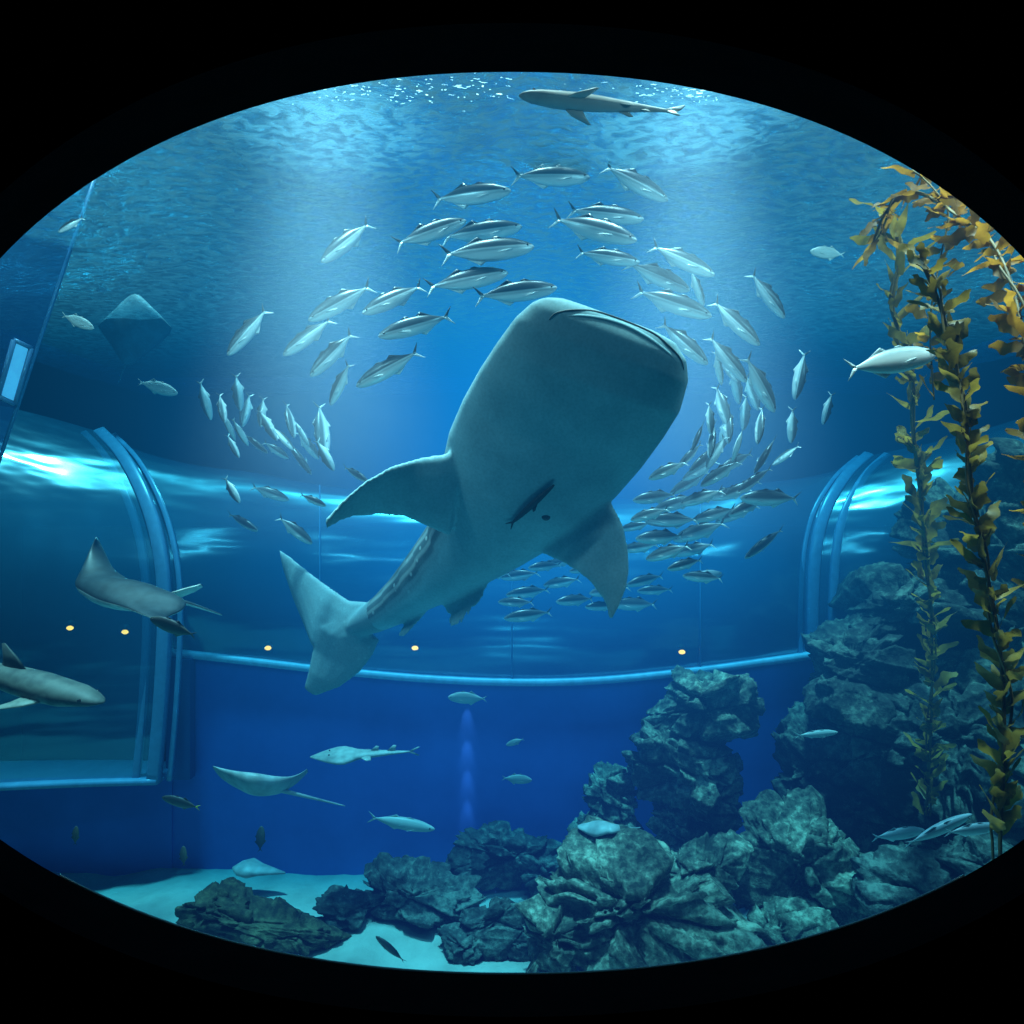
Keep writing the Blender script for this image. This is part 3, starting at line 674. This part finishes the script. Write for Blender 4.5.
o = link('shark', SH); orient(o, P(690, 113, 6.9), P(519, 96, 6.5), Vector((.05, .65, .8))); tag(o, 'slim grey shark seen from below just under the water surface at the top', 'shark')
o = link('shark', TS); orient(o, P(-85, 652, 8.4), P(104, 704, 8.0), Vector((.1, -.15, 1))); tag(o, 'stout grey shark entering at the left edge, snout pointing right', 'shark')
o = link('guitarfish', guitarfish_mesh()); orient(o, P(420, 751, 12.6), P(310, 757, 12.2), Vector((.1, -.1, 1))); tag(o, 'small pale guitarfish gliding before the blue wall above the pale ray', 'guitarfish')
# small ray laid on the boulder: its spine follows the rock's own surface
V = Vector; CAM = Vector((0, 0, CZ))
bpy.context.view_layer.update()
rb_ = bmesh.new(); rb_.from_mesh(big_rock.data); rb_.transform(big_rock.matrix_world); rock_tree = BVHTree.FromBMesh(rb_); rb_.free()
def down(x, y):
    h = rock_tree.ray_cast(Vector((x, y, 3)), Vector((0, 0, -1)))
    return h[0] if h[0] else None
spine = []
for px in range(576, 645, 6):
    best = None
    for yy in [10.0+.08*i for i in range(24)]:
        h = down((px-512)/F*yy, yy)
        if h:
            sy = 512-(h.z-CZ)/h.y*F
            if best is None or abs(sy-832) < best[0]: best = (abs(sy-832), h)
    if best: spine.append(best[1]+V((0, 0, .07)))
bm = bmesh.new()
spine = catmull([ (spine[max(i-1, 0)]+spine[i]*2+spine[min(i+1, len(spine)-1)])/4 for i in range(len(spine))], 3); n = len(spine)
def wid(t): return (.15+.85*math.sin(math.pi*min(1, t/.42)*.5))*(1 if t < .28 else max(.05, 1-(t-.28)/.72)**1.2)
loft(bm, [(p, V((0, .20, .04))*wid(i/(n-1)), V((0, -.015, .085))*wid(i/(n-1))) for i, p in enumerate(spine)], 12)
tag(done(bm, 'resting_ray', M['ray_pale']), 'small pale ray resting on top of the largest boulder', 'ray')

# ------------------------------------------------------------------ rays
def ray_px(name, st, Yf, tail, mats, label, th=.10, split=True, extra=None):
    bm = bmesh.new(); S = []
    for i, (lx, ly, tx, ty, k, Y) in enumerate(st):
        l = P(lx, ly, Y); t = P(tx, ty, Y+.25); S.append(((l+t)/2, (l-t)/2, k))
    st2 = []
    for i, (c, w, k) in enumerate(S):
        span = S[min(i+1, len(S)-1)][0]-S[max(i-1, 0)][0]
        N = w.cross(span).normalized()
        if N.z < 0: N = -N
        st2.append((c, w, N*th*k))
    cs = catmull([s[0] for s in st2], 5); ws = catmull([s[1] for s in st2], 5); hs = catmull([s[2] for s in st2], 5)
    loft(bm, list(zip(cs, ws, hs)), 20)
    tp = catmull([P(*p) for p in tail], 8); tube(bm, tp, lambda t: .04*(1-t)+.008, 8)
    if extra:
        for ex in extra: fin(bm, [(P(*a), P(*b), h) for a, b, h in ex], V((0, .3, 1)).normalized())
    bmesh.ops.recalc_face_normals(bm, faces=bm.faces)
    if split:
        for f in bm.faces:
            if f.normal.z < -.1: f.material_index = 1
    return tag(done(bm, name, mats), label, 'ray')
ray_px('eagle_ray', [(96,537,98,539,.1,9.3),(89,552,106,556,.5,9.2),(82,568,116,572,.8,9.0),(75,584,140,588,1.5,8.8),(84,592,165,597,2.0,8.6),(100,600,185,602,1.4,8.4),(124,607,182,610,.7,8.2),(142,614,168,617,.3,8.0),(160,621,166,623,.1,7.8)], 9, [(160,597,8.8),(190,604,9.0),(222,615,9.3)], [M['ray_dark'], M['ray_belly']], 'dark eagle ray with raised wing at left, pale underside showing',
       extra=[[((165,594,8.8),(180,598,8.9),.02),((185,588,8.8),(195,592,8.9),.012),((201,584,8.8),(203,587,8.9),.004)]])
put_fish('dark', 196, 636, 150, 618, 7.4, 'slim dark fish swimming close under the eagle ray', None, 'dark_fish')
bpy.context.view_layer.update()
ray_px('stingray', [(213,766,214,769,.1,10.6),(222,769,223,778,.5,10.5),(236,772,238,787,.8,10.4),(256,775,256,794,1.2,10.3),(274,777,277,793,1.0,10.5),(289,777,292,786,.5,10.7),(299,774,301,779,.25,10.9),(307,769,308,772,.1,11)], 10, [(272,788,10.6),(300,795,10.9),(345,806,11.3)], [M['ray_pale'], M['ray_pale']], 'pale ray with upturned wingtips and long thin tail, low left before the blue wall', .09)
ray_px('manta_ray', [(98,326,100,330,.1,15.6),(112,312,111,345,.7,15.6),(134,294,127,366,1.4,15.6),(153,308,149,352,.7,15.6),(172,328,170,334,.1,15.6)], 13, [(128,358,15.8),(124,369,15.9),(118,384,16.0)], [M['ray_murky'], M['ray_murky']], 'faint murky ray gliding in the haze at the upper left', .12, False)
bm = bmesh.new(); c = P(250, 868, 13.6)
loft(bm, [(c+V((-.35, 0, 0)), V((0, .02, 0)), V((0, 0, .02))), (c+V((-.2, 0, 0)), V((0, .22, 0)), V((0, 0, .1))), (c, V((0, .3, 0)), V((0, 0, .14))), (c+V((.2, 0, -.03)), V((0, .2, 0)), V((0, 0, .08))), (c+V((.7, 0, -.1)), V((0, .02, 0)), V((0, 0, .02)))], 14)
tag(done(bm, 'stingray', M['ray_pale']), 'small grey ray resting on the sand at the foot of the blue wall', 'ray')

# ------------------------------------------------------------------ whale shark
stn = [ # left edge, right edge, Y, thick ratio, roll deg, exponent
 (560,297, 655,331, 6.30, .08, 0, .8),
 (544,297, 676,343, 6.30, .12, 0, .70),
 (532,302, 687,361, 6.32, .15, 0, .68),
 (515,317, 689,381, 6.38, .18, 0, .70),
 (497,341, 681,411, 6.52, .215, 0, .75),
 (479,368, 665,437, 6.73, .25, 0, .8),
 (462,398, 644,466, 7.0, .30, 0, .84),
 (448,430, 619,495, 7.25, .37, 3, .9),
 (441,462, 592,519, 7.5, .46, 10, .95),
 (437,494, 562,540, 7.8, .57, 24, 1),
 (427,524, 530,557, 8.1, .70, 42, 1),
 (413,546, 497,573, 8.4, .82, 54, 1),
 (400,565, 466,588, 8.7, .9, 62, 1),
 (387,583, 436,602, 9.0, .95, 68, 1),
 (372,599, 411,616, 9.3, 1.0, 72, 1),
 (358,611, 388,626, 9.55, 1.0, 74, 1),
 (346,620, 368,633, 9.8, .9, 75, 1),
 (336,627, 348,637, 10.0, .8, 76, 1)]
cs, ws = [], []
for lx, ly, rx, ry, Y, th, ro, e in stn:
    l = P(lx, ly, Y); r = P(rx, ry, Y); cs.append((l+r)/2); ws.append((r-l)/2)
WS = []
for i in range(len(stn)):
    T = (cs[max(i-1, 0)]-cs[min(i+1, len(cs)-1)]).normalized()      # toward the head
    W = ws[i]; H = W.cross(T).normalized()
    if H.y < 0: H = -H
    ro = math.radians(stn[i][6]); hh = W.length*stn[i][5]
    dors = (H*math.cos(ro) - W.normalized()*math.sin(ro)).normalized()
    view = (cs[i]-Vector((0, 0, CZ))).normalized()
    belly = min(hh, .075+.016*i)                 # keeps the underside of the head flat
    WS.append((cs[i]+view*(hh-belly)*.8, W, H*hh, stn[i][7], dors, T))
bm = bmesh.new()
loft(bm, [w[:4] for w in WS], 40)
Nf = V((0, 1, 0))
def pfin(st, N, n=12): fin(bm, [(P(*a), P(*b), h) for a, b, h in st], N, n)
pfin([((468,438,7.35),(450,537,7.7),.13),((446,453,7.3),(432,529,7.65),.11),((420,457,7.25),(405,517,7.55),.09),((392,465,7.15),(380,515,7.45),.075),((364,481,7.05),(356,517,7.3),.065),((342,500,7.0),(339,522,7.1),.055),((324,520,6.95),(328,530,7.0),.045)], V((.25, .85, .45)).normalized())
pfin([((596,488,7.35),(520,540,7.9),.13),((614,505,7.3),(535,551,7.85),.12),((624,525,7.2),(556,560,7.7),.11),((629,546,7.15),(574,570,7.5),.095),((630,568,7.1),(590,583,7.3),.085),((627,588,7.05),(601,597,7.2),.075),((620,604,7.05),(607,608,7.1),.065),((612,618,7.05),(608,619,7.07),.05)], V((-.15, .95, .15)).normalized())
pfin([((376,602,9.6),(360,642,9.7),.10),((350,600,9.8),(329,652,9.9),.09),((326,584,10.0),(311,646,10.0),.08),((305,568,10.15),(303,624,10.15),.07),((290,556,10.3),(294,602,10.3),.06),((279,549,10.4),(285,574,10.4),.05)], Nf)
pfin([((380,640,9.7),(343,614,9.8),.10),((373,656,9.75),(319,626,9.9),.09),((360,673,9.85),(312,648,10.0),.075),((341,687,9.95),(308,670,10.0),.065),((316,696,10.05),(304,688,10.05),.05)], Nf)
pfin([((497,568,8.2),(440,602,8.8),.07),((482,600,8.3),(447,614,8.7),.055),((462,626,8.4),(449,628,8.6),.045)], V((-.3, .8, .4)).normalized())
pfin([((440,590,8.8),(406,610,9.1),.06),((424,616,8.9),(403,625,9.1),.05),((405,636,9.0),(397,636,9.1),.045)], V((-.2, .9, .3)).normalized())
d0 = WS[9][0]+WS[9][2]*.6; d1 = WS[12][0]+WS[12][2]*.6; up = (WS[10][2].normalized()+WS[10][4]*.2).normalized()
fin(bm, [(d0, d1, .07), (d0*.55+d1*.45+up*.55, d1+up*.45, .05), (d1+up*.95, d1*1.0+up*.85+(d1-d0)*.15, .03)], WS[10][1].normalized(), 10)
bmesh.ops.recalc_face_normals(bm, faces=bm.faces)
tmp = link('tmp_whale', mesh_of(bm, 'tmp_whale', [M['whale']]))
md = tmp.modifiers.new('r', 'REMESH'); md.mode = 'VOXEL'; md.voxel_size = .022
md2 = tmp.modifiers.new('s', 'SMOOTH'); md2.factor = .5; md2.iterations = 8
dg = bpy.context.evaluated_depsgraph_get()
me = bpy.data.meshes.new_from_object(tmp.evaluated_get(dg)); bpy.data.objects.remove(tmp)
bm = bmesh.new(); bm.from_mesh(me)
lay = bm.verts.layers.float.new('back')
for v in bm.verts:
    best = 1e9; k = 0
    for i, w in enumerate(WS):
        d = (v.co-w[0]).length_squared
        if d < best: best = d; k = i
    acc = 0; sw = 0                                # blend neighbouring stations so the colour bands run smoothly
    for j in (k-1, k, k+1):
        if 0 <= j < len(WS):
            w = WS[j]; r = v.co-w[0]; wt = 1/(r.dot(w[5])**2+.02)
            r = r - w[5]*r.dot(w[5]); acc += wt*r.dot(w[4])/max(w[2].length, w[1].length*.7, .05); sw += wt
    f = acc/sw
    w = WS[k]; r = v.co-w[0]; r = r - w[5]*r.dot(w[5])
    b_ = max(0, min(1, .5+.4*f)) if k < 15 else .54
    if k < 11 and r.length > w[1].length*1.12: b_ = .36
    v[lay] = b_
for f in bm.faces: f.smooth = True
bvh = BVHTree.FromBMesh(bm)
def hit(px, py):
    d = (P(px, py, 1)-CAM).normalized(); h = bvh.ray_cast(CAM, d)
    return h[0]
def crease(pts, r, mat=1, push=0):
    hs = [hit(*p) for p in pts]; hs = [h+(h-CAM).normalized()*push for h in hs if h]
    if len(hs) > 2: tube(bm, catmull(hs, 5), lambda t: r*(.2+.8*math.sin(math.pi*min(1, max(0, t)))**.5), 8, mat)
crease([(549,320), (556,313), (575,310), (602,313), (627,320), (649,331), (668,345), (680,358), (684,370)], .010)
crease([(553,324), (560,318), (578,316), (602,319), (625,326), (646,337), (664,350), (675,361), (680,373)], .026, 0, .018)
h = hit(546, 517)
if h: ball(bm, h, .045, 1, 10, (1.1, .4, .9))
bmesh.ops.recalc_face_normals(bm, faces=bm.faces)
hp = [hit(512, 523), hit(522, 514), hit(532, 505), hit(543, 495), hit(554, 485)]
o = done(bm, 'whale_shark', [M['whale'], M['whale_mouth']])
tag(o, 'huge whale shark seen from below with broad flat head and spread fins', 'whale shark')
bm = bmesh.new()
hp = [p+(CAM-p).normalized()*.05 for p in hp if p]
rp = catmull(hp, 5); n = len(rp)
ra = (rp[-1]-rp[0]).normalized(); rb = ra.cross((CAM-rp[0]).normalized()).normalized(); rc = ra.cross(rb)
for_r = [math.sin(math.pi*(.05+.9*i/(n-1)))**.7 for i in range(n)]
loft(bm, [(p, rb*.034*k, rc*.045*k) for p, k in zip(rp, for_r)], 12)
e0 = rp[0]
for s in (1, -1): fin(bm, [(e0+ra*.05, e0-ra*.01, .01), (e0-ra*.06+rb*.045*s, e0-ra*.07+rb*.04*s, .004)], rc)
m0 = rp[n//2]; fin(bm, [(m0+ra*.08+rb*.02, m0-ra*.02+rb*.02, .01), (m0-ra*.02+rb*.07, m0-ra*.05+rb*.06, .004)], rc)
tag(done(bm, 'remora', M['remora']), 'slim dark remora clinging under the whale shark belly', 'fish')

# ------------------------------------------------------------------ kelp
def blade(bm, base, d, L, w, side):
    d = d.normalized(); s = d.cross(side).normalized(); nrm2 = s.cross(d)
    n = 8; prev = None
    ph = random.uniform(0, 6)
    for i in range(n+1):
        t = i/n; wd = w*math.sin(math.pi*min(.98, t*.9+.06))**.7*(1-.2*t)
        c = base + d*L*t + nrm2*(.10*L*math.sin(t*4+ph)) + V((0, 0, -1))*L*.10*t*t
        tw = s*math.cos(t*1.2+ph*.2)+nrm2*math.sin(t*1.2+ph*.2)
        ru = nrm2*.25*w
        row = (bm.verts.new(c-tw*wd+ru*math.sin(t*14+ph)), bm.verts.new(c-nrm2*.2*wd), bm.verts.new(c+tw*wd+ru*math.cos(t*13+ph)))
        if prev:
            for a in range(2):
                f = bm.faces.new((prev[a], prev[a+1], row[a+1], row[a])); f.smooth = True
        prev = row
def kelp(path, label, step=.15, Lp=.42, wp=.07, stems=1, tail=None, r=.014, mat='kelp', upk=1.0, gap=0.):
    pts = catmull([P(*p) for p in path], 10)
    foot = P(*tail) if tail else pts[-1]
    root = empty('kelp', foot, label, 'kelp')
    full = pts + (catmull([pts[-1], (pts[-1]+foot)/2+V((.03, 0, 0)), foot], 4)[1:] if tail else [])
    bm = bmesh.new(); tube(bm, full, r, 7)
    for q in range(stems-1):
        tube(bm, [p+V((.05*math.sin(i*.3+q*2), .04*math.cos(i*.25+q), 0)) for i, p in enumerate(full)], r*.7, 6)
    done(bm, 'stem', M['stem'], root)
    bm = bmesh.new(); acc = 0; k = 0
    for i, (a, b) in enumerate(zip(pts, pts[1:])):
        acc += (b-a).length; T = (a-b).normalized()
        while acc > step:
            acc -= step; k += 1
            if random.random() < gap*(.5+.5*math.sin(i*.55)): continue
            ang = k*2.4+random.uniform(-.5, .5)
            out = V((math.cos(ang), math.sin(ang)*.8, 0)); d = out*.6+T*random.uniform(.4, 1.2)*upk+V((0, 0, random.uniform(-.3, .3)))
            blade(bm, a+(b-a)*random.random()+out*.01, d, Lp*random.uniform(.55, 1.25), wp*random.uniform(.65, 1.25), V((random.uniform(-1, 1), random.uniform(-1, 1), random.uniform(-.3, 1))))
    done(bm, 'foliage', M[mat], root)
    return root
kelp([(886,215,7.4),(900,255,7.5),(893,310,7.7),(912,370,8.0),(914,440,8.5),(922,510,9.1),(930,590,9.8),(932,670,10.5),(930,750,11.1),(926,815,11.5)], 'left tall olive brown kelp strand rising from the reef beside the large pale fish', .055, .42, .074, 2, None, .02, 'kelp_far', 1.0, .35)
kelp([(918,255,5.2),(938,300,5.2),(955,360,5.1),(966,430,5.0),(974,510,5.0),(988,580,5.0),(1000,650,5.0),(1004,730,5.0),(1000,840,5.0)], 'right tall brown kelp strand close to the window edge', .028, .25, .049, 2, (1000, 1555, 5.0), .014, 'kelp', 1.0, .25)
kelp([(872,245,7.2),(886,212,7.0),(908,192,6.8),(935,200,6.5),(965,222,6.2),(990,240,5.9),(1010,280,5.6),(1026,345,5.3),(1040,420,5.2),(1060,600,5.2)], 'orange kelp crown arching under the surface at the upper right', .028, .30, .052, 2, (1075, 1540, 5.2), .014, 'kelp_amber', .5, .45)
kelp([(912,170,6.6),(930,185,6.5),(948,212,6.4),(942,250,6.4),(934,290,6.4),(930,330,6.5),(934,400,6.6)], 'short orange kelp frond hanging from the crown between the two strands', .07, .27, .052, 1, None, .008, 'kelp_amber', .6, .3)

# ------------------------------------------------------------------ light, world, camera
w = bpy.data.worlds.new('world'); sc.world = w; w.use_nodes = True
bg = w.node_tree.nodes['Background']; bg.inputs['Color'].default_value = (.4, .8, 1, 1); bg.inputs['Strength'].default_value = .3
def light(name, typ, loc, target, energy, color=(1, 1, 1), **kw):
    d = bpy.data.lights.new(name, typ); d.energy = energy; d.color = color
    for k, v_ in kw.items(): setattr(d, k, v_)
    o = bpy.data.objects.new(name, d); COL.objects.link(o); o.location = loc
    o.rotation_euler = (Vector(target)-Vector(loc)).to_track_quat('-Z', 'Y').to_euler(); return o
light('overhead_sun', 'SUN', (0, 8, 12), (0.5, 9.5, 0), 42.0, (1, .96, .86), angle=.08)
for x, y in ((-2.1, 7.4), (2.0, 7.4)):
    light('tank_spot', 'SPOT', (x, y, 9.0), (x, y+1.2, 0), 18000, (1, .98, .95), spot_size=.9, spot_blend=1.0, shadow_soft_size=.3)
for x, L, en in ((-6.0, 1.8, 165), (-3.2, 1.8, 170), (4.3, 1.8, 170), (6.6, 1.8, 165)):
    light('highlight_strip', 'AREA', (x, 5.2, 5.7), (x*1.15, 13, -1.0), en, (.9, 1, 1), shape='RECTANGLE', size=L, size_y=.16)  # added out of view for streaks on the tunnel and light on the fish
light('belly_fill', 'AREA', (.6, 4.4, -5.5), (.7, 7.6, 1.5), 115, (.42, .9, 1), shape='RECTANGLE', size=2.4, size_y=1.0)  # added below the view to brighten the whale shark's belly
for zz in (-2.14, -2.8, -3.45, -4.1, -4.75):
    light('wall_streak', 'SPOT', (P(466, 690, 14.2).x, 14.36, zz), (P(466, 690, 14.2).x, 14.57, zz-1.0), 48, (.7, .85, 1), spot_size=.46, spot_blend=1.0, shadow_soft_size=.01)  # stacked spots added to draw the pale upright streak on the wall
cam = bpy.data.cameras.new('camera'); cam.lens = 24; cam.sensor_width = 36; cam.clip_end = 200
co = bpy.data.objects.new('camera', cam); COL.objects.link(co); co.location = (0, 0, CZ); co.rotation_euler = (math.pi/2, 0, 0)
sc.camera = co
